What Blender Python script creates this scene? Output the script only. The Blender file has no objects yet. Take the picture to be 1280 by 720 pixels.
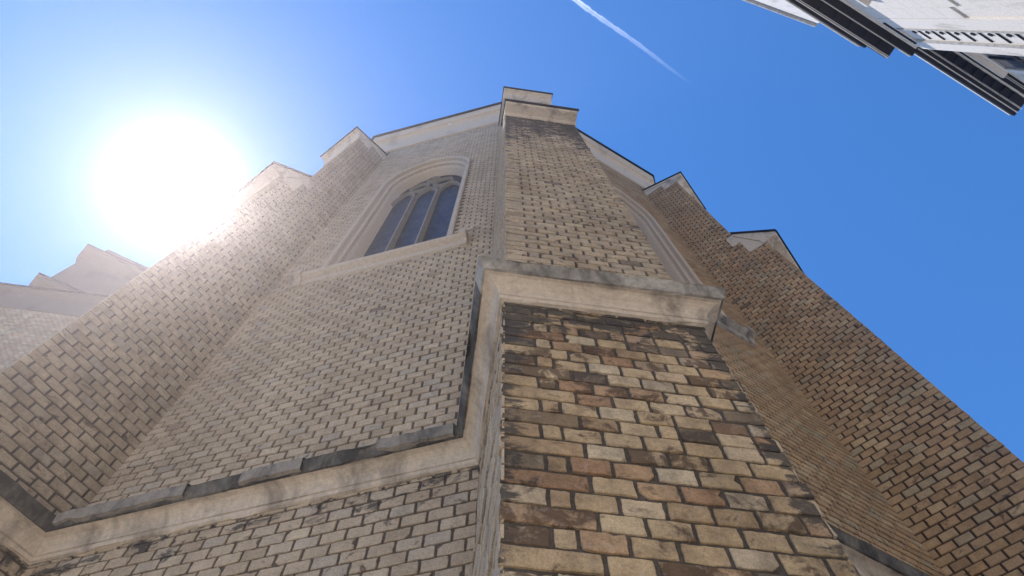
import bpy, math, random
import numpy as np
from mathutils import Matrix, Vector
random.seed(7); rng = np.random.default_rng(7)
scn = bpy.context.scene
COL = scn.collection
R = math.radians
A = R(22.5)

# ------------------------------------------------------------------ measures (metres)
CAM = (-1.1142, -2.0721, 0.0); FPX = 869.8; PITCH, YAW, ROLL = 68.738, 9.171, -1.282
GZ = -1.62
V0, L, BO = 1.2356, 6.0514, -0.043           # apse vertex, facet length, shift of the middle buttress
WL, D1, W2, D2, D3 = 0.81, 1.2356, 0.80, 1.2400, 0.7725
T = 0.0445                                    # plinth projection of the lower wall
Z1B, Z1F, Z1T = 5.098, 5.2886, 5.428         # string course
PB, PT = 0.1754, 0.235
ZC2, ZC1, ES, EF, S2, S1 = 16.4107, 24.6756, 0.0265, 0.306, 1.2946, 0.797
ZB2, ZB1 = 16.22, 24.15
ZCB, ZCT, EC = 26.45, 29.18, 0.373            # main cornice
COURSE, BRICK, JOINT, BED = 0.1395, 0.228, 0.023, 0.018
SUN = Vector((-0.390, 0.258, 0.884)).normalized()

# ------------------------------------------------------------------ node helpers
class NT:
    def __init__(s, mat_or_world):
        mat_or_world.use_nodes = True
        s.t = mat_or_world.node_tree; s.t.nodes.clear()
    def n(s, typ, ins=None, **kw):
        nd = s.t.nodes.new(typ)
        for k, v in kw.items(): setattr(nd, k, v)
        for k, v in (ins or {}).items():
            sock = nd.inputs[k]
            if isinstance(v, bpy.types.NodeSocket): s.t.links.new(v, sock)
            else: sock.default_value = v
        return nd
    def math(s, op, a, b=0.0, clamp=False):
        return s.n('ShaderNodeMath', {0: a, 1: b}, operation=op, use_clamp=clamp).outputs[0]
    def mix(s, f, a, b, blend='MIX'):
        nd = s.n('ShaderNodeMix', data_type='RGBA', blend_type=blend)
        for k, v in ((0, f), (6, a), (7, b)):
            if isinstance(v, bpy.types.NodeSocket): s.t.links.new(v, nd.inputs[k])
            else: nd.inputs[k].default_value = v if k == 0 else (tuple(v) + (1,))[:4]
        return nd.outputs[2]
    def ramp(s, f, stops, interp='LINEAR'):
        nd = s.n('ShaderNodeValToRGB', {0: f}); cr = nd.color_ramp; cr.interpolation = interp
        while len(cr.elements) < len(stops): cr.elements.new(0.5)
        for e, (p, c) in zip(cr.elements, stops):
            e.position = p; e.color = (c if isinstance(c, tuple) else (c, c, c)) + (1,)
        return nd.outputs[0]
    def noise(s, vec, scale, detail=4.0, rough=0.55, dist=0.0):
        return s.n('ShaderNodeTexNoise', {'Vector': vec, 'Scale': scale, 'Detail': detail, 'Roughness': rough, 'Distortion': dist}).outputs[0]

def finish(nt, color, rough, height=None, strength=0.5, dist=0.01, spec=0.25):
    b = nt.n('ShaderNodeBsdfPrincipled', {'Roughness': rough, 'Specular IOR Level': spec})
    if isinstance(color, bpy.types.NodeSocket): nt.t.links.new(color, b.inputs['Base Color'])
    else: b.inputs['Base Color'].default_value = color + (1,)
    if height is not None:
        bp = nt.n('ShaderNodeBump', {'Height': height, 'Strength': strength, 'Distance': dist})
        nt.t.links.new(bp.outputs[0], b.inputs['Normal'])
    nt.n('ShaderNodeOutputMaterial', {'Surface': b.outputs[0]})

def coords(nt): return nt.n('ShaderNodeNewGeometry').outputs['Position']
def vscale(nt, v, sc): 
    return nt.n('ShaderNodeVectorMath', {0: v, 1: sc}, operation='MULTIPLY').outputs[0]

def brick_material(name, pal, mortar, crust=(0.05, 0.046, 0.043), burn=0.5, crust_gain=0.6, pale=0.25, gain=1.0, soft=1.0):
    """face attribute bc: r, g, b random per brick, a = 1 on bricks / 0 on mortar; vertex attribute st = soiling"""
    m = bpy.data.materials.new(name); nt = NT(m)
    P = coords(nt)
    at = nt.n('ShaderNodeAttribute', attribute_name='bc'); sep = nt.n('ShaderNodeSeparateColor', {0: at.outputs['Color']})
    r, g, b = sep.outputs[0], sep.outputs[1], sep.outputs[2]
    isb = at.outputs['Alpha']
    st = nt.n('ShaderNodeAttribute', attribute_name='st').outputs['Fac']
    k = len(pal)
    base = nt.ramp(r, [((i + 0.5) / k, c) for i, c in enumerate(pal)])
    off = nt.n('ShaderNodeCombineXYZ', {0: nt.math('MULTIPLY', g, 37.0), 1: nt.math('MULTIPLY', b, 23.0), 2: nt.math('MULTIPLY', r, 51.0)}).outputs[0]
    PB_ = nt.n('ShaderNodeVectorMath', {0: P, 1: off}, operation='ADD').outputs[0]
    n1 = nt.noise(PB_, 9.0, 5.0, 0.6)
    n2 = nt.noise(P, 48.0, 4.0, 0.65)
    n3 = nt.noise(P, 1.1, 4.0, 0.6)
    n4 = nt.noise(P, 130.0, 3.0, 0.7)
    c = nt.mix(1.0, base, nt.ramp(n1, [(0.25, 1 - 0.38 * soft), (0.5, 0.98), (0.75, 1 + 0.22 * soft)]), 'MULTIPLY')
    c = nt.mix(1.0, c, nt.ramp(n2, [(0.3, 0.78), (0.55, 1.02), (0.75, 1.16)]), 'MULTIPLY')
    c = nt.mix(1.0, c, nt.ramp(n4, [(0.32, 0.72), (0.5, 1.0), (0.7, 1.14)]), 'MULTIPLY')
    # burnt / iron brown patches inside single bricks
    bn = nt.noise(PB_, 6.5, 6.0, 0.65, 0.6)
    thr = nt.math('SUBTRACT', bn, nt.math('MULTIPLY', nt.math('POWER', g, 2.2), -0.22 * burn / 0.5))
    bf = nt.ramp(thr, [(0.62, 0.0), (0.72, 1.0)])
    c = nt.mix(nt.math('MULTIPLY', bf, 0.82), c, (0.085, 0.052, 0.034))
    # whole dark bricks
    c = nt.mix(nt.ramp(b, [(1.0 - 0.06 * burn * 2, 0.0), (1.0 - 0.05 * burn * 2 + .02, 0.72)]), c, (0.075, 0.062, 0.055))
    # pale lime bloom
    pn = nt.noise(PB_, 13.0, 5.0, 0.7, 0.4)
    c = nt.mix(nt.math('MULTIPLY', nt.ramp(pn, [(0.56, 0.0), (0.7, 1.0)]), pale), c, (0.56, 0.50, 0.44))
    mo = nt.mix(1.0, mortar, nt.ramp(n2, [(0.3, 0.6), (0.7, 1.35)]), 'MULTIPLY')
    c = nt.mix(isb, mo, c)
    # black crust and soot
    cn = nt.noise(vscale(nt, P, (1.0, 1.0, 1.9)), 3.4, 8.0, 0.68, 0.5)
    cf = nt.math('ADD', cn, nt.math('MULTIPLY', st, crust_gain))
    cr = nt.ramp(cf, [(0.66, 0.0), (0.735, 1.0)])
    c = nt.mix(nt.math('MULTIPLY', cr, 0.88), c, nt.mix(n2, tuple(x * 0.75 for x in crust), tuple(x * 1.7 for x in crust)))
    sn = nt.ramp(nt.math('ADD', n3, nt.math('MULTIPLY', st, 0.2)), [(0.35, 1 + 0.1 * soft), (0.72, 1 - 0.28 * soft)])
    c = nt.mix(1.0, c, sn, 'MULTIPLY')
    rn = nt.noise(vscale(nt, P, (1.0, 1.0, 0.14)), 4.2, 5.0, 0.6, 0.3)
    c = nt.mix(1.0, c, nt.ramp(rn, [(0.32, 1 - 0.26 * soft), (0.5, 1.0), (0.72, 1 + 0.1 * soft)]), 'MULTIPLY')
    c = nt.mix(1.0, c, (gain, gain, gain), 'MULTIPLY')
    h = nt.math('ADD', nt.math('MULTIPLY', n1, 0.7), nt.math('ADD', nt.math('ADD', n2, nt.math('MULTIPLY', n4, 0.5)), nt.math('MULTIPLY', cr, 0.35)))
    finish(nt, c, 0.92, h, 0.55, 0.008, 0.2)
    return m

def stone_material(name, col, dirt, thr=0.55, scale=2.2, streak=1.0, rough=0.85, bump=0.3):
    m = bpy.data.materials.new(name); nt = NT(m); P = coords(nt)
    n1 = nt.noise(vscale(nt, P, (1, 1, streak)), scale, 7.0, 0.65, 0.4)
    n2 = nt.noise(P, 22.0, 5.0, 0.6); n3 = nt.noise(P, 75.0, 3.0, 0.6)
    c = nt.mix(1.0, col, nt.ramp(n2, [(0.3, 0.84), (0.7, 1.12)]), 'MULTIPLY')
    c = nt.mix(1.0, c, nt.ramp(n3, [(0.3, 0.9), (0.7, 1.07)]), 'MULTIPLY')
    c = nt.mix(nt.ramp(n1, [(thr, 0.0), (thr + 0.2, 0.85)]), c, dirt)
    finish(nt, c, rough, nt.math('ADD', n2, nt.math('MULTIPLY', n3, 0.5)), bump, 0.006, 0.2)
    return m

def plain_material(name, col, rough=0.6, var=0.25, scale=6.0, spec=0.3, metal=0.0):
    m = bpy.data.materials.new(name); nt = NT(m); P = coords(nt)
    n = nt.noise(P, scale, 6.0, 0.6)
    c = nt.mix(1.0, col, nt.ramp(n, [(0.25, 1 - var), (0.75, 1 + var)]), 'MULTIPLY')
    finish(nt, c, rough, n, 0.15, 0.004, spec)
    return m

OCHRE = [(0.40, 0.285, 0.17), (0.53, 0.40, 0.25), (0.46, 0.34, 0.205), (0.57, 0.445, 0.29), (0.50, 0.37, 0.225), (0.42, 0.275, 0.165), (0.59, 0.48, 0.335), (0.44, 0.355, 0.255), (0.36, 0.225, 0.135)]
GLARE_PINK = [(0.46, 0.36, 0.255), (0.53, 0.42, 0.305), (0.57, 0.455, 0.33), (0.50, 0.395, 0.285), (0.55, 0.44, 0.315), (0.475, 0.375, 0.27), (0.59, 0.475, 0.34), (0.49, 0.41, 0.32)]  # lightened: the veil of glare on the left is put into the colour
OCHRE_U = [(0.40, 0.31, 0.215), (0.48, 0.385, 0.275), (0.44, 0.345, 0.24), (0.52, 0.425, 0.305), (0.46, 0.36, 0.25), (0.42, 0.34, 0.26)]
SHADE_BROWN = [(0.37, 0.245, 0.14), (0.45, 0.31, 0.18), (0.41, 0.285, 0.175), (0.50, 0.325, 0.18), (0.44, 0.305, 0.19), (0.39, 0.265, 0.155), (0.54, 0.395, 0.24), (0.41, 0.325, 0.215)]  # darker and stronger: tone of the shade side put into the brick colour
M = {}
M['brick_front'] = brick_material('ochre_brick', OCHRE, (0.095, 0.08, 0.068), burn=0.6, crust_gain=0.78, pale=0.28, soft=1.0)
M['brick_upper'] = brick_material('buff_brick', OCHRE_U, (0.085, 0.07, 0.06), burn=0.22, crust_gain=0.5, pale=0.2, soft=0.7)
M['brick_left'] = brick_material('glare_pink_brick', GLARE_PINK, (0.12, 0.095, 0.078), burn=0.05, crust_gain=0.35, pale=0.15, soft=0.45)
M['brick_side'] = brick_material('greyed_pink_brick', [tuple(x * 0.84 for x in c) for c in GLARE_PINK], (0.10, 0.08, 0.066), burn=0.12, crust_gain=0.4, pale=0.15, soft=0.7)
M['brick_right'] = brick_material('shade_brown_brick', SHADE_BROWN, (0.06, 0.042, 0.031), burn=0.14, crust_gain=0.3, pale=0.1, soft=0.55)
M['plaster'] = stone_material('cream_plaster', (0.60, 0.51, 0.415), (0.17, 0.14, 0.115), 0.50, 2.6, 0.4)
M['cornice'] = stone_material('warm_cornice_stone', (0.57, 0.455, 0.35), (0.27, 0.215, 0.17), 0.54, 1.2, 0.5)
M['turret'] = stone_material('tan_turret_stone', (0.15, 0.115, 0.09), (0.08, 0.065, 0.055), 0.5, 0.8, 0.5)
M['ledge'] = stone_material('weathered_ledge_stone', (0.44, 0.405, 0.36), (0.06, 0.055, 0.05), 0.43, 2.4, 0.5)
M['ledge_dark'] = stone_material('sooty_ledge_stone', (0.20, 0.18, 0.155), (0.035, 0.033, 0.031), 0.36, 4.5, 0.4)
M['frame'] = stone_material('pale_window_stone', (0.54, 0.455, 0.37), (0.25, 0.22, 0.19), 0.60, 1.4, 0.4)
M['mullion'] = stone_material('grey_tracery_stone', (0.30, 0.28, 0.26), (0.14, 0.13, 0.125), 0.55, 2.0, 0.4)
M['flash'] = plain_material('dark_sheet_metal', (0.012, 0.013, 0.016), 0.7, 0.3, 8.0, 0.1)
M['lead'] = stone_material('grey_lead_sheet', (0.30, 0.265, 0.225), (0.09, 0.083, 0.075), 0.46, 5.0, 0.4)
M['roof'] = plain_material('slate_roof', (0.06, 0.062, 0.07), 0.6, 0.3, 9.0)
M['stucco'] = stone_material('white_stucco', (0.86, 0.78, 0.70), (0.46, 0.40, 0.34), 0.55, 1.6, 0.25, 0.8, 0.15)
M['trim_dark'] = plain_material('shaded_dark_eave', (0.022, 0.018, 0.016), 0.7, 0.4, 5.0, 0.15)  # dark-painted wood, with the shade of the underside put into the colour
M['trim_white'] = plain_material('white_eave_moulding', (0.80, 0.77, 0.73), 0.7, 0.1, 5.0, 0.2)
M['trim_grey'] = stone_material('greyed_plaster', (0.52, 0.49, 0.45), (0.22, 0.2, 0.18), 0.5, 4.0, 1.0)

def glass_material():
    m = bpy.data.materials.new('leaded_dark_glass'); nt = NT(m); P = coords(nt)
    at = nt.n('ShaderNodeUVMap')
    br = nt.n('ShaderNodeTexBrick', {'Vector': at.outputs[0], 'Scale': 1.0, 'Mortar Size': 0.009, 'Mortar Smooth': 0.3, 'Brick Width': 0.165, 'Row Height': 0.33,
              'Color1': (0.012, 0.013, 0.013, 1), 'Color2': (0.038, 0.039, 0.037, 1), 'Mortar': (0.055, 0.054, 0.05, 1)}, offset=0.5)
    n = nt.noise(P, 3.0, 4.0, 0.6); n2 = nt.noise(P, 14.0, 2.0)
    c = nt.mix(1.0, br.outputs[0], nt.ramp(n, [(0.3, 0.5), (0.7, 1.5)]), 'MULTIPLY')
    b = nt.n('ShaderNodeBsdfPrincipled', {'Base Color': c, 'Roughness': 0.35, 'Specular IOR Level': 0.08})
    bp = nt.n('ShaderNodeBump', {'Height': n2, 'Strength': 0.35, 'Distance': 0.02}); nt.t.links.new(bp.outputs[0], b.inputs['Normal'])
    nt.n('ShaderNodeOutputMaterial', {'Surface': b.outputs[0]})
    return m
M['glass'] = glass_material()
M['pane'] = plain_material('pale_window_pane', (0.10, 0.11, 0.13), 0.08, 0.2, 3.0, 0.6)

# ------------------------------------------------------------------ mesh helpers
class MB:
    def __init__(s): s.v = []; s.f = []; s.m = []; s.bc = []; s.st = []
    def add(s, vs, fs, mat=0, bc=(0.5, 0.5, 0.5, 0.0), st=0.0):
        o = len(s.v); s.v.extend(vs)
        s.st.extend(st if isinstance(st, list) else [st] * len(vs))
        for f in fs: s.f.append(tuple(i + o for i in f)); s.m.append(mat); s.bc.append(bc)
    def box(s, lo, hi, fr=None, mat=0):
        (x0, y0, z0), (x1, y1, z1) = lo, hi
        vs = [(x0, y0, z0), (x1, y0, z0), (x1, y1, z0), (x0, y1, z0), (x0, y0, z1), (x1, y0, z1), (x1, y1, z1), (x0, y1, z1)]
        if fr: vs = [fr(*p) for p in vs]
        s.add(vs, [(0, 3, 2, 1), (4, 5, 6, 7), (0, 1, 5, 4), (1, 2, 6, 5), (2, 3, 7, 6), (3, 0, 4, 7)], mat)
    def prism(s, poly, a0, a1, fr, mat=0):
        """poly in (p, z), extruded along the first coordinate a0..a1 of fr(a, p, z)"""
        n = len(poly)
        vs = [fr(a0, p, z) for p, z in poly] + [fr(a1, p, z) for p, z in poly]
        fs = [(i, (i + 1) % n, n + (i + 1) % n, n + i) for i in range(n)] + [tuple(range(n))[::-1], tuple(range(n, 2 * n))]
        s.add(vs, fs, mat)
    def sweep(s, rings, closed=False, mat=0):
        """rings: list of equal-length point lists; quads between consecutive rings"""
        n = len(rings[0]); vs = [p for r in rings for p in r]; fs = []
        for a in range(len(rings) - 1):
            for i in range(n if closed else n - 1):
                j = (i + 1) % n
                fs.append((a * n + i, a * n + j, (a + 1) * n + j, (a + 1) * n + i))
        s.add(vs, fs, mat)
    def build(s, name, mats, parent=None, smooth=False, fixn=True):
        me = bpy.data.meshes.new(name); me.from_pydata(s.v, [], s.f); me.update()
        for mm in mats: me.materials.append(mm)
        me.polygons.foreach_set('material_index', s.m)
        if any(b[3] for b in s.bc):
            a = me.attributes.new('bc', 'FLOAT_COLOR', 'FACE'); a.data.foreach_set('color', np.array(s.bc, dtype=np.float32).ravel())
            b = me.attributes.new('st', 'FLOAT', 'POINT'); b.data.foreach_set('value', np.array(s.st, dtype=np.float32))
        if fixn:
            import bmesh
            bm = bmesh.new(); bm.from_mesh(me); bmesh.ops.recalc_face_normals(bm, faces=bm.faces); bm.to_mesh(me); bm.free()
        if smooth: me.polygons.foreach_set('use_smooth', [True] * len(me.polygons))
        o = bpy.data.objects.new(name, me); COL.objects.link(o)
        if parent: o.parent = parent
        return o

def tag(o, label=None, cat=None, group=None, kind=None):
    for k, v in (('label', label), ('category', cat), ('group', group), ('kind', kind)):
        if v: o[k] = v
    return o
def empty(name, loc=(0, 0, 0)):
    o = bpy.data.objects.new(name, None); o.location = loc; COL.objects.link(o); return o

def rot(t, p): c, s = math.cos(t), math.sin(t); return (c * p[0] - s * p[1], s * p[0] + c * p[1])
def vertex(k):
    p = [0.0, V0]
    ks = range(0, k) if k > 0 else range(k, 0)
    for j in ks:
        d = rot((2 * j + 1) * A, (1, 0)); sg = 1 if k > 0 else -1
        p[0] += sg * d[0] * L; p[1] += sg * d[1] * L
    return p
def but_frame(k):
    """buttress k: fr(u lateral, d outward, z)"""
    v = vertex(k); v = (v[0] + (BO if k == 0 else 0), v[1]); la = rot(2 * k * A, (1, 0)); ou = rot(2 * k * A, (0, -1))
    return lambda u, d, z: (v[0] + la[0] * u + ou[0] * d, v[1] + la[1] * u + ou[1] * d, z)
def facet_frame(k):
    """facet between buttress k and k+1: fr(s along from vertex k, o outward, z)"""
    v = vertex(k); la = rot((2 * k + 1) * A, (1, 0)); ou = rot((2 * k + 1) * A, (0, -1))
    return lambda s, o, z: (v[0] + la[0] * s + ou[0] * o, v[1] + la[1] * s + ou[1] * o, z)
def facet_span(k, w, o):
    """s range of facet k between the two buttress sides of half width w, at offset o"""
    a = (w + (BO if k == 0 else 0) - o * math.sin(A)) / math.cos(A)
    b = L - (w - (BO if k + 1 == 0 else 0) - o * math.sin(A)) / math.cos(A)
    return a, b

def bricks(mb, fr, s0, s1, o, z0, z1, skip=None, stain=None, detail=False, rough=0.003, wave=0.006, mat=0, hb=0.012, closer=True, ragged=0.0, bedw=None):
    """courses of single bricks standing hb proud of the joint plane; fr(s, o, z)"""
    r0, r1 = int(math.floor(z0 / COURSE)), int(math.ceil(z1 / COURSE))
    for r in range(r0, r1):
        bed = 0.02 if detail else (bedw or BED)
        zb, zt = max(r * COURSE + bed * 0.5, z0), min((r + 1) * COURSE - bed * 0.5, z1)
        if zt - zb < 0.03: continue
        e0, e1 = s0, s1
        if ragged: e0 = s0 - abs(rng.normal(0, ragged)) * .5 + rng.normal(0, ragged * .3); e1 = s1 + rng.normal(0, ragged)
        s = e0; i = 0
        while s < e1 - 0.01:
            w = BRICK
            if closer and r % 2 and i == 1: w = BRICK * 0.52
            elif closer and r % 2 == 0 and i == 0: w = BRICK * 2.0
            elif not closer and r % 2 and i == 0: w = BRICK * 0.5
            if detail and closer and rng.random() < 0.05: w *= rng.choice([0.52, 1.9]) if i > 1 else 1.0
            e = min(s + w, e1)
            if e1 - e < 0.05: e = e1
            a = s + (JOINT * 0.5 if i else 0.0); b = e - (JOINT * 0.5 if e < e1 else 0.0)
            s = e; i += 1
            if b - a < 0.02: continue
            cs, cz = (a + b) / 2, (zb + zt) / 2
            if skip and skip(a, b, zb, zt): continue
            q = rng.random(3); c = (q[0], q[1], q[2], 1.0)
            dz = wave * math.sin(s * 1.7 + r * 0.9)
            oo = o + rng.normal(0, rough * 0.5); tl = rng.normal(0, rough * 0.5, 4)
            if detail:
                n_l, n_s = 5, 3; pts = []
                for t in range(n_l): pts.append((a + (b - a) * t / n_l, zb))
                for t in range(n_s): pts.append((b, zb + (zt - zb) * t / n_s))
                for t in range(n_l): pts.append((b - (b - a) * t / n_l, zt))
                for t in range(n_s): pts.append((a, zt - (zt - zb) * t / n_s))
                n = len(pts); pts = np.array(pts); lo_ = np.array([a, zb]); hi_ = np.array([b, zt])
                jit = rng.normal(0, 0.0022, (n, 2))
                for ci in (0, n_l, n_l + n_s, 2 * n_l + n_s):
                    jit[ci] += (np.array([cs, cz]) - pts[ci]) * np.array([0.02, 0.05]) * rng.random()
                if rng.random() < 0.25:
                    ci = int(rng.integers(n)); jit[ci] += (np.array([cs, cz]) - pts[ci]) * 0.22
                outer = pts + jit; outer[:, 1] += dz
                inner = outer + (np.array([cs, cz + dz]) - outer) * np.array([min(0.0045 / (b - a) * 2, .3), min(0.0045 / (zt - zb) * 2, .3)])
                vs = [fr(p[0], o - hb - 0.002, p[1]) for p in outer] + [fr(p[0], oo - 0.004 + rng.normal(0, .001), p[1]) for p in outer] + [fr(p[0], oo + rng.normal(0, .0012), p[1]) for p in inner] + [fr(cs, oo + 0.001, cz + dz)]
                fs = [(i_, (i_ + 1) % n, n + (i_ + 1) % n, n + i_) for i_ in range(n)] + [(n + i_, n + (i_ + 1) % n, 2 * n + (i_ + 1) % n, 2 * n + i_) for i_ in range(n)] + [(2 * n + i_, 2 * n + (i_ + 1) % n, 3 * n) for i_ in range(n)]
            else:
                ch = 0.006; j = rng.normal(0, 0.0022, (4, 2))
                cor = [(a, zb), (b, zb), (b, zt), (a, zt)]; sg = [(1, 1), (-1, 1), (-1, -1), (1, -1)]
                vs = [fr(p[0], o - hb - 0.002, p[1] + dz) for p in cor]
                vs += [fr(p[0] + q_[0] * ch + jj[0], oo + t_, p[1] + q_[1] * ch + jj[1] + dz) for p, q_, jj, t_ in zip(cor, sg, j, tl)]
                fs = [(0, 1, 5, 4), (1, 2, 6, 5), (2, 3, 7, 6), (3, 0, 4, 7), (4, 5, 6, 7)]
            stv = 0.0
            if stain: stv = [stain(s_, z_) for s_, z_ in ([(p[0], p[1]) for p in (list(outer) * 2 + list(inner) + [(cs, cz)])] if detail else cor * 2)]
            mb.add(vs, fs, mat, c, stv)

def plane_grid(mb, fr, s0, s1, o, z0, z1, stain=None, mat=0, step=0.5, nz=None):
    ns = max(1, int((s1 - s0) / step)); nz = max(1, int((z1 - z0) / step))
    ss = np.linspace(s0, s1, ns + 1); zz = np.linspace(z0, z1, nz + 1)
    vs = [fr(s, o, z) for z in zz for s in ss]; st = [stain(s, z) if stain else 0.0 for z in zz for s in ss]
    fs = [(j * (ns + 1) + i, j * (ns + 1) + i + 1, (j + 1) * (ns + 1) + i + 1, (j + 1) * (ns + 1) + i) for j in range(nz) for i in range(ns)]
    mb.add(vs, fs, mat, (0.5, 0.5, 0.5, 0.0), st)

# ------------------------------------------------------------------ the church
church = tag(empty('church', (0, V0 + 6, GZ)), 'tall buff brick church apse with stepped buttresses filling the picture', 'church')
PAR = church
def part(mb, name, mats, parent=None, **kw):
    o = mb.build(name, mats, None, **kw)
    p = parent or church
    o.parent = p
    # keep world coordinates
    w = Vector((0, 0, 0)); q = p
    while q is not None: w += q.location; q = q.parent
    o.location = -w
    return o

# window outline, local x from the window centre
HW, ZS, ZA, ZSILL = 1.31, 19.75, 21.78, 12.70
def arch_pts(i, zbot, n=22, side_n=6):
    hw, za = HW - i, ZA - i * 1.35
    pts = [(-hw, zbot + (ZS - zbot) * t / side_n) for t in range(side_n)]
    for t in range(n + 1):
        ph = math.pi * t / n; c = -math.cos(ph); x = hw * c
        z = ZS + (za - ZS) * max(0.0, 1 - abs(c) ** 1.75) ** (1 / 1.85)
        pts.append((x, z))
    pts += [(hw, ZS + (zbot - ZS) * (t + 1) / side_n) for t in range(side_n)]
    return pts
def in_window(x, z, i=0.05):
    hw = HW - i
    if z < 12.0 or abs(x) > hw: return False
    if z < ZS: return True
    return z < ZS + (ZA - i * 1.35 - ZS) * max(0.0, 1 - (abs(x) / hw) ** 1.75) ** (1 / 1.85)

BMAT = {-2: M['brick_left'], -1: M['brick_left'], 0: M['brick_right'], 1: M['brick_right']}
def low_stain(s, z): return max(0.0, 1 - (Z1B - z) / 0.75) * 0.55
def up_stain(s, z): return max(0.0, 1 - abs(z - 5.5) / 0.6) * 0.2 + max(0.0, 1 - abs(z - 26.3) / 2.5) * 0.3

for k in (-2, -1, 0, 1):
    fr = facet_frame(k); has_win = k in (-1, 0); cx = L / 2
    mb = MB()
    # lower wall
    a, b = facet_span(k, WL, T)
    plane_grid(mb, fr, a - 0.1, b + 0.1, T - 0.012, GZ, Z1B + 0.12, low_stain)
    bricks(mb, fr, a, b, T, 1.2 if has_win else GZ, Z1B, stain=low_stain, detail=(k == -1), closer=False)
    if has_win: bricks(mb, fr, a, b, T, GZ, 1.2, closer=False)
    # upper wall
    a, b = facet_span(k, W2, 0)
    if has_win:
        plane_grid(mb, fr, a - 0.1, cx - HW + 0.06, -0.012, Z1B, 29.0, up_stain)
        plane_grid(mb, fr, cx + HW - 0.06, b + 0.1, -0.012, Z1B, 29.0, up_stain)
        plane_grid(mb, fr, cx - HW + 0.06, cx + HW - 0.06, -0.012, Z1B, 12.2, up_stain)
        top = [p for p in arch_pts(0.06, ZS, 22, 1)][1:-1]
        mb.sweep([[fr(cx + x, -0.012, z) for x, z in top], [fr(cx + x, -0.012, 29.0) for x, z in top]])
        sk = lambda s0, s1, z0, z1: in_window((s0 + s1) / 2 - cx, (z0 + z1) / 2, 0.02) or (12.0 < (z0 + z1) / 2 < 12.6 and abs((s0 + s1) / 2 - cx) < 1.35)
    else:
        plane_grid(mb, fr, a - 0.1, b + 0.1, -0.012, Z1B, 29.0, up_stain); sk = None
    bricks(mb, fr, a, b, 0.0, Z1T + 0.05, ZCB + 0.1, skip=sk, stain=up_stain, closer=False, bedw=0.03 if k == 0 else None, wave=0.003 if k == 0 else 0.006, rough=0.002 if k == 0 else 0.003)
    w = part(mb, 'apse_wall', [BMAT[k]], fixn=False)
    if k == -1: w['label'] = 'greyish brick wall facet with the pointed window left of the middle buttress'
    if k == 0: w['label'] = 'brown shaded brick wall facet seen edge on right of the middle buttress'

# --- windows (frame > sill, mullions, panes)
def bar(mb, pts, hwid, fr2, off0, off1):
    """flat bar following a polyline in the window plane (x, z)"""
    rings = []
    n = len(pts)
    for i, (x, z) in enumerate(pts):
        x0, z0 = pts[max(0, i - 1)]; x1, z1 = pts[min(n - 1, i + 1)]
        tx, tz = x1 - x0, z1 - z0; l = math.hypot(tx, tz) or 1; nx, nz = -tz / l, tx / l
        rings.append([fr2(x - nx * hwid, off0, z - nz * hwid), fr2(x - nx * hwid * 0.4, off1, z - nz * hwid * 0.4), fr2(x + nx * hwid * 0.4, off1, z + nz * hwid * 0.4), fr2(x + nx * hwid, off0, z + nz * hwid)])
    mb.sweep(rings)
    mb.add(rings[0], [(0, 1, 2, 3)]); mb.add(rings[-1], [(3, 2, 1, 0)])

for k in (-1, 0):
    fr = facet_frame(k); cx = L / 2
    w3 = lambda x, o, z: fr(cx + x, o, z)
    prof = [(0, -0.03), (0, 0.04), (0.03, 0.062), (0.08, 0.06), (0.105, 0.03), (0.11, -0.05), (0.13, -0.085), (0.165, -0.07), (0.195, -0.09), (0.205, -0.17), (0.235, -0.2), (0.26, -0.235), (0.34, -0.41), (0.35, -0.47)]
    mb = MB(); mb.sweep([[w3(x, o, z) for x, z in arch_pts(i, 12.15)] for i, o in prof])
    f = part(mb, 'window', [M['frame']], fixn=True, smooth=False)
    f['label'] = 'tall pointed window in moulded pale stone frame' + (' of the left facet' if k == -1 else ' half hidden on the right facet')
    me = f.data
    # sill with raised end blocks
    mb = MB(); sp = [(-0.45, 12.55), (0.15, 12.22), (0.16, 12.12), (0.13, 12.08), (0.05, 12.02), (0.03, 11.88), (-0.02, 11.85), (-0.45, 11.85)]
    mb.prism(sp, -1.52, 1.52, w3)
    for sg in (-1, 1):
        mb.prism([(-0.02, 12.42), (0.19, 12.26), (0.2, 12.06), (0.10, 11.98), (0.06, 11.80), (-0.02, 11.78)], sg * 1.52 - 0.001 * sg, sg * 1.64, w3)
    part(mb, 'sill', [M['frame'] if k == -1 else M['ledge']], f)
    # pane
    mb = MB(); ap = arch_pts(0.33, 12.15); n = len(ap)
    mb.add([w3(x, -0.43, z) for x, z in ap], [tuple(range(n))])
    p = part(mb, 'pane', [M['glass']], f, fixn=False)
    uv = p.data.uv_layers.new(name='UVMap')
    for li, lp in enumerate(p.data.loops): uv.data[li].uv = ap[lp.vertex_index]
    # tracery: two mullions, three pointed lights, curved bars above
    for x in (-0.327, 0.327):
        mb = MB(); bar(mb, [(x, 12.2), (x, 15), (x, 18.75)], 0.042, w3, -0.43, -0.27)
        part(mb, 'mullion', [M['mullion']], f)
    mb = MB()
    for c in (-0.655, 0.0, 0.655):
        h = 0.327; z0 = 18.6; tip = 0.95
        for sg in (-1, 1):
            bar(mb, [(c + sg * h * (1 - t ** 1.6), z0 + tip * (1 - (1 - t) ** 1.5)) for t in np.linspace(0, 1, 8)], 0.034, w3, -0.428, -0.33)
    for c, rr, zc in ((-0.36, 0.29, 20.02), (0.36, 0.29, 20.02), (0, 0.2, 20.72)):
        bar(mb, [(c + rr * math.cos(t), zc + rr * 1.4 * math.sin(t)) for t in np.linspace(0, 2 * math.pi, 21)], 0.028, w3, -0.426, -0.34)
    part(mb, 'tracery', [M['mullion']], f)

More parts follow.
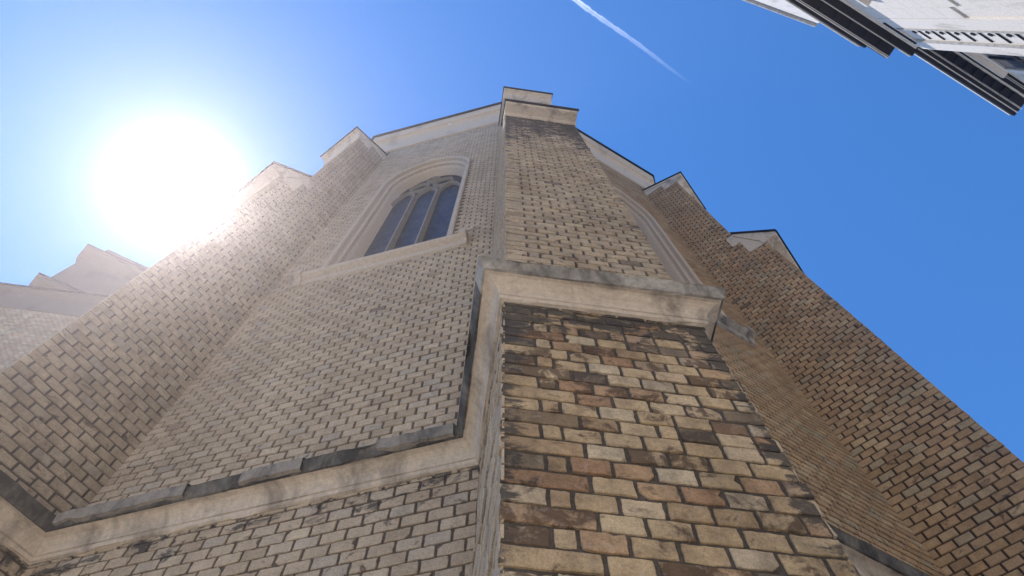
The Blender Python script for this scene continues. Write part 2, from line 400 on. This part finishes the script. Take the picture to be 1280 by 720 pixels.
# --- buttresses
def slope2(d): return ZC2 + S2 * (D2 + EF - d) / (D2 + EF - D3)
DW = -0.33
def slope1(d): return ZC1 + S1 * (D3 + EF - d) / (D3 + EF - DW)
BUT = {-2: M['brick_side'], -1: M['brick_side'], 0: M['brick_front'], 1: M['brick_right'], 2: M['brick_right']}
for k in (-2, -1, 0, 1, 2):
    fr = but_frame(k); mb = MB(); main = k == 0
    side_mat = 1
    # core bodies (joint plane)
    e = 0.012
    core = [(-1.0, GZ), (D1 - e, GZ), (D1 - e, Z1T + 0.12), (-1.0, Z1T + 0.12)]
    mb.prism(core, -WL + e, WL - e, fr)
    mb.prism([(-1.0, Z1B), (D2 - e - .001, Z1B), (D2 - e - .001, slope2(D2) - 0.06), (D3 - e, slope2(D3) - 0.06), (D3 - e, slope1(D3) - 0.05), (-1.0, slope1(-0.9) - 0.05)], -W2 + e, W2 - e, fr)
    edge = (lambda s, z: 0.28 * max(0.0, 1 - (s + WL) / 0.28) + 0.34 * max(0.0, 1 - (WL - s) / 0.22) + max(0.0, 1 - (Z1B - z) / 0.85) * 0.36) if main else low_stain
    cap_st = (lambda s, z: 0.42 * max(0.0, 1 - abs(z - 16.2) / 4.5) + 0.2 * max(0, 1 - (z - Z1T) / 0.6) + 0.22 * max(0.0, 1 - (s + W2) / 0.2) + (0.24 * max(0.0, 1 - (W2 - s) / 0.35) + 0.2 * max(0.0, min(1.0, (z - 11.0) / 4.0)))) if main else up_stain
    # front faces
    ff = lambda s, o, z: fr(s, o, z)
    lowz = 1.3
    bricks(mb, ff, -WL, WL, D1, lowz, Z1B, stain=edge, detail=main, rough=0.006 if main else .003, ragged=0.009 if main else 0.003)
    bricks(mb, ff, -WL, WL, D1, GZ, lowz)
    bricks(mb, ff, -W2, W2, D2, Z1T + 0.04, ZB2 + 0.03, stain=cap_st, rough=0.005, ragged=0.006, mat=2 if main else 0)
    bricks(mb, ff, -W2, W2, D3, slope2(D3) + 0.05, ZB1 + 0.03, stain=cap_st, mat=2 if main else 0)
    # side faces
    for sg in (-1, 1):
        sf = (lambda s, o, z, sg=sg: fr(sg * o, s, z))
        ss = (lambda s, z: 0.3 * max(0.0, 1 - (D2 - s) / 0.3) * (0.5 + 0.5 * math.sin(z * 0.7)) + 0.2 * max(0.0, 1 - abs(z - 17.0) / 2.0) + 0.1)
        wl_in = -0.43; wl_in2 = -0.36
        bricks(mb, sf, wl_in, D1, WL, GZ, Z1B, stain=low_stain, mat=side_mat if main else 0, detail=main and sg < 0, closer=False, rough=0.012 if main else .003)
        sk = lambda a, b, z0, z1: z1 > slope2((a + b) / 2) - 0.02 if (a + b) / 2 > D3 else z1 > slope1((a + b) / 2) - 0.02
        bricks(mb, sf, wl_in2, D2, W2, Z1T + 0.04, slope2(D3), skip=sk, stain=ss, mat=side_mat if main else 0, closer=False)
        bricks(mb, sf, wl_in2, D3, W2, math.ceil(slope2(D3) / COURSE - 1) * COURSE + JOINT * .5, 25.6, skip=sk, stain=ss, mat=side_mat if main else 0, closer=False)
    bt = part(mb, 'buttress', [BUT[k], M['brick_left'], M['brick_upper']], fixn=False)
    bt['label'] = {-2: 'rearmost brick buttress on the left side of the apse', -1: 'pinkish brick buttress left of the window in the glare', 0: 'nearest ochre brick buttress rising in the middle', 1: 'brown shaded brick buttress on the right against blue sky', 2: 'far brick buttress on the right side of the apse'}[k]
    # copings (cove, fascia, sloped top, toothed plaster ends) and their dark flashing
    for (d, e2, zc, zb, sl, din, teeth) in (
        (D2, EF, ZC2, ZB2, slope2, D3, [(0.566, 17.70), (0.566, 17.06), (0.775, 17.06), (0.775, 16.26), (D2 + .012, 16.21)]),
        (D3, EF, ZC1, ZB1, slope1, DW, [(-0.36, 25.50), (-0.36, 24.80), (0.29, 24.80), (0.29, 24.17), (D3 + .012, 24.14)])):
        W = W2 + ES; mb = MB()
        cove = [(d - 0.1, zb - 0.02), (d + 0.015, zb - 0.02), (d + 0.05, zb), (d + 0.06, zb + 0.05)] + [(d + 0.06 + (e2 - 0.09) * (1 - math.cos(t)), zb + 0.05 + (zc - 0.13 - zb - 0.05) * math.sin(t)) for t in np.linspace(0.2, math.pi / 2, 6)] + [(d + e2, zc - 0.10), (d + e2, zc), (din, sl(din)), (din, sl(din) - 0.15), (d - 0.1, zc + 0.02)]
        mb.prism(cove, -W, W, fr)
        tp = teeth + [(d + 0.012, sl(d) - 0.01), (max(din, teeth[0][0]), sl(max(din, teeth[0][0])) - 0.01)]
        for sg in (-1, 1): mb.prism(tp, sg * (W2 - 0.05), sg * (W2 + 0.006), fr)
        cp = part(mb, 'coping', [M['plaster']], bt)
        mb = MB(); t = 0.11
        fl = [(d + e2 + 0.045, zc - 0.09), (d + e2 + 0.045, zc + 0.04), (din, sl(din) + t), (din, sl(din) + 0.002), (d + e2 + 0.002, zc + 0.002), (d + e2 + 0.002, zc - 0.09)]
        mb.prism(fl, -W - 0.03, W + 0.03, fr)
        part(mb, 'flashing', [M['flash']], bt)

# --- string course round walls and buttresses
def plan_ring(o, w, d, z, step=0.09):
    """polyline of the plan outline: wall offset o, buttress half width w, buttress depth d; subdivided"""
    pts = []
    for k in range(-2, 3):
        b = but_frame(k)
        if k > -2: f = facet_frame(k - 1); s = facet_span(k - 1, w, o)[1]; pts.append(f(s, o, z))
        else: pts.append(b(-w, o, z))
        pts.append(b(-w, d, z)); pts.append(b(w, d, z))
        if k < 2: f = facet_frame(k); s = facet_span(k, w, o)[0]; pts.append(f(s, o, z))
        else: pts.append(b(w, o, z))
    return pts
def subdivided(rings, seg=60):
    out = [[] for _ in rings]
    for i in range(len(rings[0]) - 1):
        ln = (Vector(rings[0][i + 1]) - Vector(rings[0][i])).length; n = max(2, int(ln / 0.07))
        for j, r in enumerate(rings):
            a, b = Vector(r[i]), Vector(r[i + 1])
            for t in range(n): out[j].append(tuple(a.lerp(b, t / n)))
    for j, r in enumerate(rings): out[j].append(r[-1])
    return out
def smooth_noise(n, amp, period):
    k = rng.normal(0, 1, n // period + 3); x = np.arange(n) / period; i = x.astype(int); f = x - i; f = f * f * (3 - 2 * f)
    return (k[i] * (1 - f) + k[i + 1] * f) * amp
def ring(o, z): return plan_ring(T + o, WL + o, D1 + o, z)
cprof = [(-0.03, Z1B - 0.035), (0.012, Z1B - 0.03), (0.03, Z1B - 0.02), (0.038, Z1B + 0.02), (0.012, Z1B + 0.028), (0.042, Z1B + 0.04)]
for t in np.linspace(0.15, 1, 7): cprof.append((0.042 + (PB - 0.05) * (1 - math.cos(t * math.pi / 2)), Z1B + 0.036 + (Z1F - Z1B - 0.04) * math.sin(t * math.pi / 2)))
cprof.append((PB - 0.01, Z1F))
rs = subdivided([ring(o, z) for o, z in cprof]); n = len(rs[0])
for j in range(len(rs)):
    dzz = smooth_noise(n, 0.004, 6) + (smooth_noise(n, 0.007, 2) if j < 2 else 0); rs[j] = [(p[0], p[1], p[2] + dz) for p, dz in zip(rs[j], dzz)]
mb = MB(); mb.sweep(rs)
sc = part(mb, 'string_course', [M['plaster']], fixn=False)
sc['label'] = 'cream plaster cove moulding wrapping walls and buttresses'
# the weathered ledge above it
lp = [(PB - 0.012, Z1F - 0.004), (PB + 0.012, Z1F - 0.012), (PB + 0.02, Z1F + 0.01), (PT - 0.006, Z1T - 0.018), (PT, Z1T), (PT - 0.012, Z1T + 0.012), (0.02, Z1T + 0.11), (-0.06, Z1T + 0.13)]
rs = subdivided([ring(o, z) for o, z in lp]); n = len(rs[0])
chip = np.maximum(0, smooth_noise(n, 0.03, 4) - 0.012) + np.abs(rng.normal(0, 0.005, n))
for j in (1, 2, 3, 4, 5):
    dzz = smooth_noise(n, 0.006, 4)
    rs[j] = [(p[0] * 1, p[1], p[2] + dz + (c if j < 3 else -c * 0.8 if j > 3 else 0)) for p, dz, c in zip(rs[j], dzz, chip)]
mb = MB(); mb.sweep(rs)
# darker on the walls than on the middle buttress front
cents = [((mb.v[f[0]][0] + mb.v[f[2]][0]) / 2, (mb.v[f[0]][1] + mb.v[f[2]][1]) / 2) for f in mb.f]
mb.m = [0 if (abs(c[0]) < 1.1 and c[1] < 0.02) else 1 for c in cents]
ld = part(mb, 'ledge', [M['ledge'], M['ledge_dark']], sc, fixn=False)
ld['label'] = 'chipped grey weathered ledge on top of the cove moulding'
# loose lead sheets left on the ledge of the left wall
fr = facet_frame(-1); a_, b_ = facet_span(-1, WL + PT, T + PT)
for s0, s1 in ((a_ + 0.02, a_ + 1.35), (a_ + 1.9, a_ + 2.5), (b_ - 0.75, b_ - 0.03)):
    mb = MB(); o = T + PT + 0.006; nn = 12
    nn = int((s1 - s0) / 0.05) + 3; ss = np.linspace(s0, s1, nn); dz0 = np.abs(smooth_noise(nn, 0.022, 3)) + rng.normal(0, 0.003, nn)
    prof = [(o - 0.05, Z1F - 0.004), (o - 0.012, Z1F + 0.004), (o + 0.006, Z1T + 0.004), (o - 0.02, Z1T + 0.03), (T + 0.05, Z1T + 0.115)]
    mb.sweep([[fr(s, oo + rng.normal(0, .002), z + dz0[i] * (1 if j < 2 else .3)) for i, s in enumerate(ss)] for j, (oo, z) in enumerate(prof)])
    part(mb, 'lead_sheet', [M['lead']], sc, fixn=False)

# --- main cornice round the apse
def oct_ring(o, z):
    pts = []
    for k in range(-2, 3):
        v = vertex(k); h = 2 * k * A; la = rot(h, (0, -1)); q = o / math.cos(A)
        pts.append((v[0] + la[0] * q, v[1] + la[1] * q, z))
    pts = [(pts[0][0], 40.0, z)] + pts + [(pts[-1][0], 40.0, z)]
    return pts
cp = [(-0.05, ZCB), (0.035, ZCB), (0.06, ZCB + 0.03), (0.065, ZCB + 0.12), (0.03, ZCB + 0.17), (0.025, ZCB + 0.28), (0.03, ZCB + 1.1)]
for t in np.linspace(0.1, 1, 8): cp.append((0.03 + 0.23 * (1 - math.cos(t * math.pi / 2)), ZCB + 1.1 + 0.85 * math.sin(t * math.pi / 2)))
cp += [(0.29, ZCB + 2.0), (0.30, ZCB + 2.25), (0.33, ZCB + 2.3), (EC - 0.01, ZCT - 0.1), (EC - 0.01, ZCT), (-0.4, ZCT + 0.05)]
mb = MB(); mb.sweep([oct_ring(o, z) for o, z in cp])
co = part(mb, 'cornice', [M['cornice']], fixn=False); co['label'] = 'pale coved stone cornice under the roof edge'
mb = MB(); mb.sweep([oct_ring(o, z) for o, z in [(EC - 0.012, ZCT - 0.16), (EC + 0.06, ZCT - 0.13), (EC + 0.06, ZCT + 0.03), (-0.1, ZCT + 0.12)]])
part(mb, 'flashing', [M['flash']], co, fixn=False)
mb = MB(); f1 = facet_frame(-1)
mb.sweep([[f1(L - 2.92 + 0.07 * math.cos(t) * q, 0.20 + 0.03 * q, 28.05 + 0.11 * math.sin(t) * q) for t in np.linspace(0, 2 * math.pi, 9)] for q in (1.0, 0.55)])
mb.add(mb.v[9:17], [tuple(range(8))])
fl = part(mb, 'bright_spot', [M['trim_white']], co); fl['label'] = 'small white round spot on the left part of the cornice'  # white disc standing in for a small bright spot
# roof and nave behind
mb = MB(); r0 = oct_ring(0.1, ZCT + 0.1); c0 = (0.0, V0 + 7.3)
r1 = [(c0[0] + (p[0] - c0[0]) * 0.02, c0[1] + (p[1] - c0[1]) * 0.02 if p[1] < 30 else 40.0, ZCT + 8.0) for p in r0]
mb.sweep([r0, r1]); part(mb, 'roof', [M['roof']], fixn=False)
mb = MB(); vL, vR = vertex(-2), vertex(2)
for x, sg in ((vL[0], -1), (vR[0], 1)):
    nf = (lambda s, o, z, x=x, sg=sg: (x + sg * o, s, z))
    plane_grid(mb, nf, vL[1], 40.0, -0.012, GZ, 29.0, step=2.0)
    bricks(mb, nf, vL[1] + 0.8, 11.5, 0, 3.0, ZCB, closer=False)
part(mb, 'nave_wall', [M['brick_left']], fixn=False)

# --- transept and stair turret far left
tr = (lambda s, o, z: (s, 12.0 - o, z))
mb = MB(); TX0, TX1, TZ = -40.0, vL[0] + 0.1, 28.5
plane_grid(mb, tr, TX0, TX1, -0.012, GZ, TZ, step=2.0)
mb.box((TX0, -0.05, GZ), (TX1, -10, TZ), tr)
bricks(mb, tr, -26.0, -13.0, 0.0, 17.0, 26.9, closer=False)
tw = part(mb, 'transept_wall', [M['brick_right']], fixn=False); tw['label'] = 'hazy brick side wall at the far left edge'
mb = MB(); tp = [(-0.1, 26.9), (0.03, 26.9), (0.06, 27.0), (0.05, 27.2), (0.05, 27.9), (0.10, 28.2), (0.24, 28.35), (0.27, 28.5), (-0.1, 28.6)]
mb.sweep([[tr(x, o, z) for x in (TX0, TX1)] for o, z in tp]); c2 = part(mb, 'cornice', [M['turret']], tw, fixn=False)
mb = MB(); mb.box((TX0, -0.2, 28.5), (TX1, 0.31, 28.62), tr); part(mb, 'flashing', [M['flash']], tw)
tu = rot(R(20), (1, 0)); tn = rot(R(20), (0, -1)); TP = (-22.7, 13.0)
tf = (lambda s, o, z: (TP[0] + tu[0] * s + tn[0] * o, TP[1] + tu[1] * s + tn[1] * o, z))
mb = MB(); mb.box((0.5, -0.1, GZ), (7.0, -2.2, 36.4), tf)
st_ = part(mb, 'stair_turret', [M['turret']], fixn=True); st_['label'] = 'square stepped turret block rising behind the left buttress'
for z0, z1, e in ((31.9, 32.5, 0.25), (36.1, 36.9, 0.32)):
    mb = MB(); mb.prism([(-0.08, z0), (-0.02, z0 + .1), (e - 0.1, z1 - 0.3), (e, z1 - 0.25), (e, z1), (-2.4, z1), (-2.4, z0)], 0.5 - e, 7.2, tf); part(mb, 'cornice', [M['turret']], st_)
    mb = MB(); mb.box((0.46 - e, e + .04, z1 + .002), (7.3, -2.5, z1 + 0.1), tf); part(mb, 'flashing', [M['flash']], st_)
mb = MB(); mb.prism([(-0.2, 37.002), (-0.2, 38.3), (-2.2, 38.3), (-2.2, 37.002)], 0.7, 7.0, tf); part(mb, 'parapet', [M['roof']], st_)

# ------------------------------------------------------------------ building across the lane
OP = (11.0938, -2.8574); OU = (0.93806, 0.34648); ON = (-0.34648, 0.93806)
def of(s, b, z):  # s along the facade, b behind the reference line (away from the church), z
    return (OP[0] + OU[0] * s - ON[0] * b, OP[1] + OU[1] * s - ON[1] * b, z)
house = tag(empty('townhouse', of(0, 5, GZ)), 'white stucco building with dark deep eaves across the lane, top right corner', 'building')
BW, RW, BT, SE = 0.80, 1.60, 24.9, 1.53
def hpart(mb, name, mats, parent=None, **kw): return part(mb, name, mats, parent or house, **kw)
mb = MB(); mb.box((-26.0, BW, GZ), (SE, 12.0, BT), of); hpart(mb, 'wall', [M['stucco']])['label'] = 'white projecting front with corner strip'
mb = MB(); mb.box((SE + 0.002, RW, GZ), (6.0, 12.0, 25.0), of); hpart(mb, 'wall', [M['stucco']])['label'] = 'white set back wall behind the corner strip'
# corner pilaster: raised edge strips either side of the ornament panel
mb = MB()
mb.box((-0.44, BW - 0.05, GZ), (0.16, BW - 0.002, 24.45), of); mb.box((1.04, BW - 0.05, GZ), (SE, BW - 0.002, 24.45), of); mb.box((0.162, BW - 0.05, 24.1), (1.038, BW - 0.002, 24.45), of)
hpart(mb, 'corner_strip', [M['stucco']])
mb = MB()
for s0 in (0.17, 0.97): mb.box((s0, BW - 0.075, GZ), (s0 + 0.06, BW - 0.003, 24.05), of)
hpart(mb, 'bead', [M['trim_grey']])
for i in range(20):
    z = 23.34 - i * 0.745; mb = MB(); c0, c1 = 0.45, z + 0.10
    ringp = lambda r, b: [of(c0 + r * math.cos(t), b, c1 + 1.1 * r * math.sin(t)) for t in np.linspace(0, 2 * math.pi, 13)[:-1]]
    mb.sweep([ringp(0.075, BW - 0.003), ringp(0.075, BW - 0.03), ringp(0.06, BW - 0.03)], closed=True); mb.add(ringp(0.06, BW - 0.03), [tuple(range(12))])
    mb.box((0.30, BW - 0.03, z - 0.29), (0.86, BW - 0.003, z - 0.22), of)
    hpart(mb, 'ornament', [M['trim_dark']])
mb = MB()
for i in range(13): mb.box((-0.2 + i * 0.105, BW - 0.09, 24.2), (-0.13 + i * 0.105, BW - 0.05, 24.32), of)
hpart(mb, 'dentil_shadow', [M['trim_dark']])  # dark blocks drawn for the shadow of the dentils
mb = MB()                                         # rusticated blocks beside the strip
for i in range(6):
    z1 = 24.4 - i * 0.8
    for s0, s1, dz in ((-1.05, -0.47, 0.0), (-1.66, -1.062, 0.4)): mb.box((s0, BW - 0.045, z1 - 0.785 - dz), (s1, BW - 0.001, z1 - dz), of)
hpart(mb, 'quoin', [M['stucco']])
mb = MB(); mb.box((-26, BW - 0.28, BT), (SE + 0.1, BW + 0.4, BT + 0.14), of); hpart(mb, 'gutter', [M['trim_dark']])
mb = MB(); mb.box((-26, BW - 0.31, BT + 0.143), (SE + 0.12, BW - 0.2, BT + 0.2), of); mb.box((-26, BW - 0.06, BT - 0.06), (SE + 0.02, BW - 0.001, BT - 0.002), of); hpart(mb, 'moulding', [M['trim_white']])
# big upper eave with modillions
mb = MB(); mb.box((-26, 0.12, BT + 0.26), (1.05, BW + 1.0, BT + 0.5), of); mb.box((-26, 0.03, BT + 0.36), (0.2, 0.118, BT + 0.52), of)
i = 0
while -20 + i * 0.62 < 1.0:
    s = -20 + i * 0.62; mb.box((s, 0.2, BT + 0.205), (s + 0.24, 0.5, BT + 0.258), of); i += 1
hpart(mb, 'eave', [M['trim_dark']])['label'] = 'dark upper eave with brackets'
mb = MB(); mb.box((-26, 0.10, BT + 0.245), (1.06, 0.135, BT + 0.257), of); mb.box((-26, 0.16, BT + 0.245), (1.06, 0.18, BT + 0.257), of); mb.box((-26, -0.02, BT + 0.5), (0.05, 0.028, BT + 0.56), of)
hpart(mb, 'moulding', [M['trim_white']])
# lower eave of the set back part
E0 = 6.2
mb = MB(); mb.box((SE + 0.004, 0.68, 25.0), (E0, RW + 0.5, 25.25), of); mb.box((SE + 0.004, 0.83, 24.90), (E0 - .1, RW + 0.3, 24.998), of); mb.box((SE + 0.004, 1.34, 24.72), (E0 - .2, RW + 0.1, 24.898), of)
i = 0
while SE + 0.2 + i * 0.42 < E0 - 0.4:
    s = SE + 0.2 + i * 0.42; mb.box((s, 0.98, 24.83), (s + 0.2, 1.26, 24.898), of); i += 1
hpart(mb, 'eave', [M['trim_dark']])['label'] = 'dark lower eave of the set back wall'
mb = MB()
for b0, b1, z0, z1 in ((0.665, 0.679, 25.17, 25.27), (0.795, 0.828, 24.96, 24.998), (0.93, 0.945, 24.88, 24.899), (0.965, 0.975, 24.88, 24.899), (1.28, 1.339, 24.80, 24.897), (1.45, 1.465, 24.70, 24.719), (1.50, 1.515, 24.70, 24.719)):
    mb.box((SE + 0.006, b0, z0), (E0 - .02, b1, z1), of)
hpart(mb, 'moulding', [M['trim_white']])
# white gable above the eave
mb = MB(); gp = [(-0.72, BT + 0.6), (-0.72, 27.6), (-0.55, 28.5), (-2.27, 31.0), (-6.5, 37.2), (-10.7, 31.0), (-12.4, 28.5), (-12.4, BT + 0.6)]
n = len(gp); mb.add([of(s, 0.5, z) for s, z in gp] + [of(s, 1.6, z) for s, z in gp], [tuple(range(n)), tuple(range(n, 2 * n))[::-1]] + [(i, (i + 1) % n, n + (i + 1) % n, n + i) for i in range(n)])
hpart(mb, 'gable', [M['stucco']])
mb = MB()
mb.prism([(0.38, 0.0), (1.7, 0.0), (1.7, 0.22), (0.38, 0.22)], 0, 1, lambda a, b, z: of(-0.5 - 6.05 * a, b, 28.52 + 8.85 * a + z))
hpart(mb, 'coping', [M['trim_grey']])
# windows
for s0, s1, z0, z1, b in ((2.9, 4.35, 18.2, 24.3, RW), (-3.0, -1.85, 18.6, 22.7, BW), (-6.6, -5.4, 18.6, 22.7, BW), (-10.4, -9.2, 18.6, 22.7, BW)):
    mb = MB()
    for a in ((s0 - 0.2, z0 - 0.2, s0, z1 + 0.2), (s1, z0 - 0.2, s1 + 0.2, z1 + 0.2), (s0, z1, s1, z1 + 0.2), (s0, z0 - 0.2, s1, z0)): mb.box((a[0], b - 0.07, a[1]), (a[2], b - 0.001, a[3]), of)
    mb.box((s0 - 0.3, b - 0.25, z1 + 0.201), (s1 + 0.3, b - 0.001, z1 + 0.34), of)
    w = hpart(mb, 'window', [M['stucco']])
    mb = MB(); mb.box((s0, b - 0.02, z0), (s1, b - 0.001, z1), of); hpart(mb, 'pane', [M['pane']], w)
    mb = MB(); sm = (s0 + s1) / 2; mb.box((sm - 0.05, b - 0.06, z0), (sm + 0.05, b - 0.021, z1), of); mb.box((s0, b - 0.06, z1 - 1.5), (sm - 0.051, b - 0.021, z1 - 1.4), of); mb.box((sm + 0.051, b - 0.06, z1 - 1.5), (s1, b - 0.021, z1 - 1.4), of)
    hpart(mb, 'sash', [M['trim_dark']], w)

# ------------------------------------------------------------------ ground, haze, contrail
m = bpy.data.materials.new('stone_paving'); nt = NT(m); P = coords(nt)
br = nt.n('ShaderNodeTexBrick', {'Vector': P, 'Scale': 1.0, 'Brick Width': 0.6, 'Row Height': 0.4, 'Mortar Size': 0.012, 'Color1': (0.62, 0.54, 0.44, 1), 'Color2': (0.70, 0.62, 0.51, 1), 'Mortar': (0.2, 0.19, 0.17, 1)})
finish(nt, nt.mix(1.0, br.outputs[0], nt.ramp(nt.noise(P, 1.5, 6.0), [(0.3, 0.8), (0.7, 1.15)]), 'MULTIPLY'), 0.85)
mb = MB(); S = 3000.0; mb.add([(-S, -S, GZ), (S, -S, GZ), (S, S, GZ), (-S, S, GZ)], [(0, 1, 2, 3)])
tag(mb.build('ground', [m], fixn=False), 'pale stone paving of the lane', None, None, 'structure')

m = bpy.data.materials.new('glare_scatter'); nt = NT(m)
va = nt.n('ShaderNodeVolumeScatter', {'Color': (1.0, 0.88, 0.94, 1), 'Density': 0.0038, 'Anisotropy': 0.8})
vb = nt.n('ShaderNodeVolumeScatter', {'Color': (1.0, 0.98, 1.0, 1), 'Density': 0.0012, 'Anisotropy': 0.98})
vs = nt.n('ShaderNodeAddShader', {0: va.outputs[0], 1: vb.outputs[0]})
nt.n('ShaderNodeOutputMaterial', {'Volume': vs.outputs[0]})
mb = MB(); mb.box((-24, -14, GZ - 0.5), (24, 18, 9.5)); hz = mb.build('glare_haze', [m])  # scattering box added to imitate lens glare round the sun
tag(hz, 'thin added haze glowing around the sun', None, None, 'stuff')

m = bpy.data.materials.new('ice_vapour'); nt = NT(m); P = coords(nt)
uvn = nt.n('ShaderNodeUVMap'); sx = nt.n('ShaderNodeSeparateXYZ', {0: uvn.outputs[0]})
nz = nt.noise(P, 0.012, 5.0, 0.65)
al = nt.math('MULTIPLY', nt.ramp(sx.outputs[0], [(0.0, 0.85), (0.22, 0.5), (0.55, 0.26), (1.0, 0.0)]), nt.ramp(sx.outputs[1], [(0.0, 0.0), (0.2, 0.9), (0.45, 0.5), (0.75, 0.65), (1.0, 0.0)]))
al = nt.math('MULTIPLY', al, nt.ramp(nz, [(0.3, 0.6), (0.65, 1.0)]))
tl = nt.n('ShaderNodeBsdfTranslucent', {'Color': (0.95, 0.95, 0.97, 1)}); tp_ = nt.n('ShaderNodeBsdfTransparent')
mx = nt.n('ShaderNodeMixShader', {0: al, 1: tp_.outputs[0], 2: tl.outputs[0]}); nt.n('ShaderNodeOutputMaterial', {'Surface': mx.outputs[0]})
p0, p1 = Vector((700, -358, 9000)), Vector((2420, 452, 9000)); dv = (p1 - p0); sd = Vector((-dv.y, dv.x, 0)).normalized()
mb = MB(); N = 40
rows = []
for i in range(N + 1):
    t = i / N; c = p0 + dv * t + sd * (6 * math.sin(t * 9)); h = (24 * (1 - t) ** 0.5 + 12) * (1 + 0.25 * math.sin(t * 31) * math.sin(t * 77))
    rows.append([tuple(c + sd * h * q) for q in (-1, -0.5, 0, 0.5, 1)])
mb.sweep(rows); ct = mb.build('contrail', [m], fixn=False)
uv = ct.data.uv_layers.new(name='UVMap')
for li, lpp in enumerate(ct.data.loops): uv.data[li].uv = ((lpp.vertex_index // 5) / N, (lpp.vertex_index % 5) / 4)
tag(ct, 'thin white aeroplane contrail fading across the blue sky', 'contrail')

# ------------------------------------------------------------------ light, world, camera
w = bpy.data.worlds.new('World'); scn.world = w; nt = NT(w)
sky = nt.n('ShaderNodeTexSky', sky_type='NISHITA', sun_disc=False, sun_elevation=math.asin(SUN.z), sun_rotation=math.atan2(SUN.x, SUN.y), altitude=200, air_density=1.0, dust_density=0.08, ozone_density=2.2)
skc = nt.mix(1.0, sky.outputs[0], (0.57, 1.12, 1.66), 'MULTIPLY')
bg = nt.n('ShaderNodeBackground', {'Color': skc, 'Strength': 0.15}); nt.n('ShaderNodeOutputWorld', {'Surface': bg.outputs[0]})
ld_ = bpy.data.lights.new('sun', 'SUN'); ld_.energy = 5.0; ld_.angle = R(0.53); ld_.color = (1.0, 0.96, 0.9)
so = bpy.data.objects.new('sun', ld_); COL.objects.link(so); so.location = (-20, 13, 45); so.rotation_euler = SUN.to_track_quat('Z', 'Y').to_euler()

cd = bpy.data.cameras.new('camera'); cd.sensor_width = 36; cd.lens = FPX / 1280 * 36; cd.clip_start = 0.05; cd.clip_end = 40000
p, y, r = R(PITCH), R(YAW), R(ROLL)
fw = Vector((math.sin(y) * math.cos(p), math.cos(y) * math.cos(p), math.sin(p))); ri = Vector((math.cos(y), -math.sin(y), 0)); up = ri.cross(fw)
r2 = math.cos(r) * ri + math.sin(r) * up; u2 = -math.sin(r) * ri + math.cos(r) * up
mt = Matrix(((r2.x, u2.x, -fw.x, CAM[0]), (r2.y, u2.y, -fw.y, CAM[1]), (r2.z, u2.z, -fw.z, CAM[2]), (0, 0, 0, 1)))
co_ = bpy.data.objects.new('camera', cd); COL.objects.link(co_); co_.matrix_world = mt; scn.camera = co_
scn.view_settings.view_transform = 'Standard'; scn.view_settings.look = 'None'; scn.view_settings.exposure = 0; scn.view_settings.gamma = 1
scn.cycles.use_denoising = True
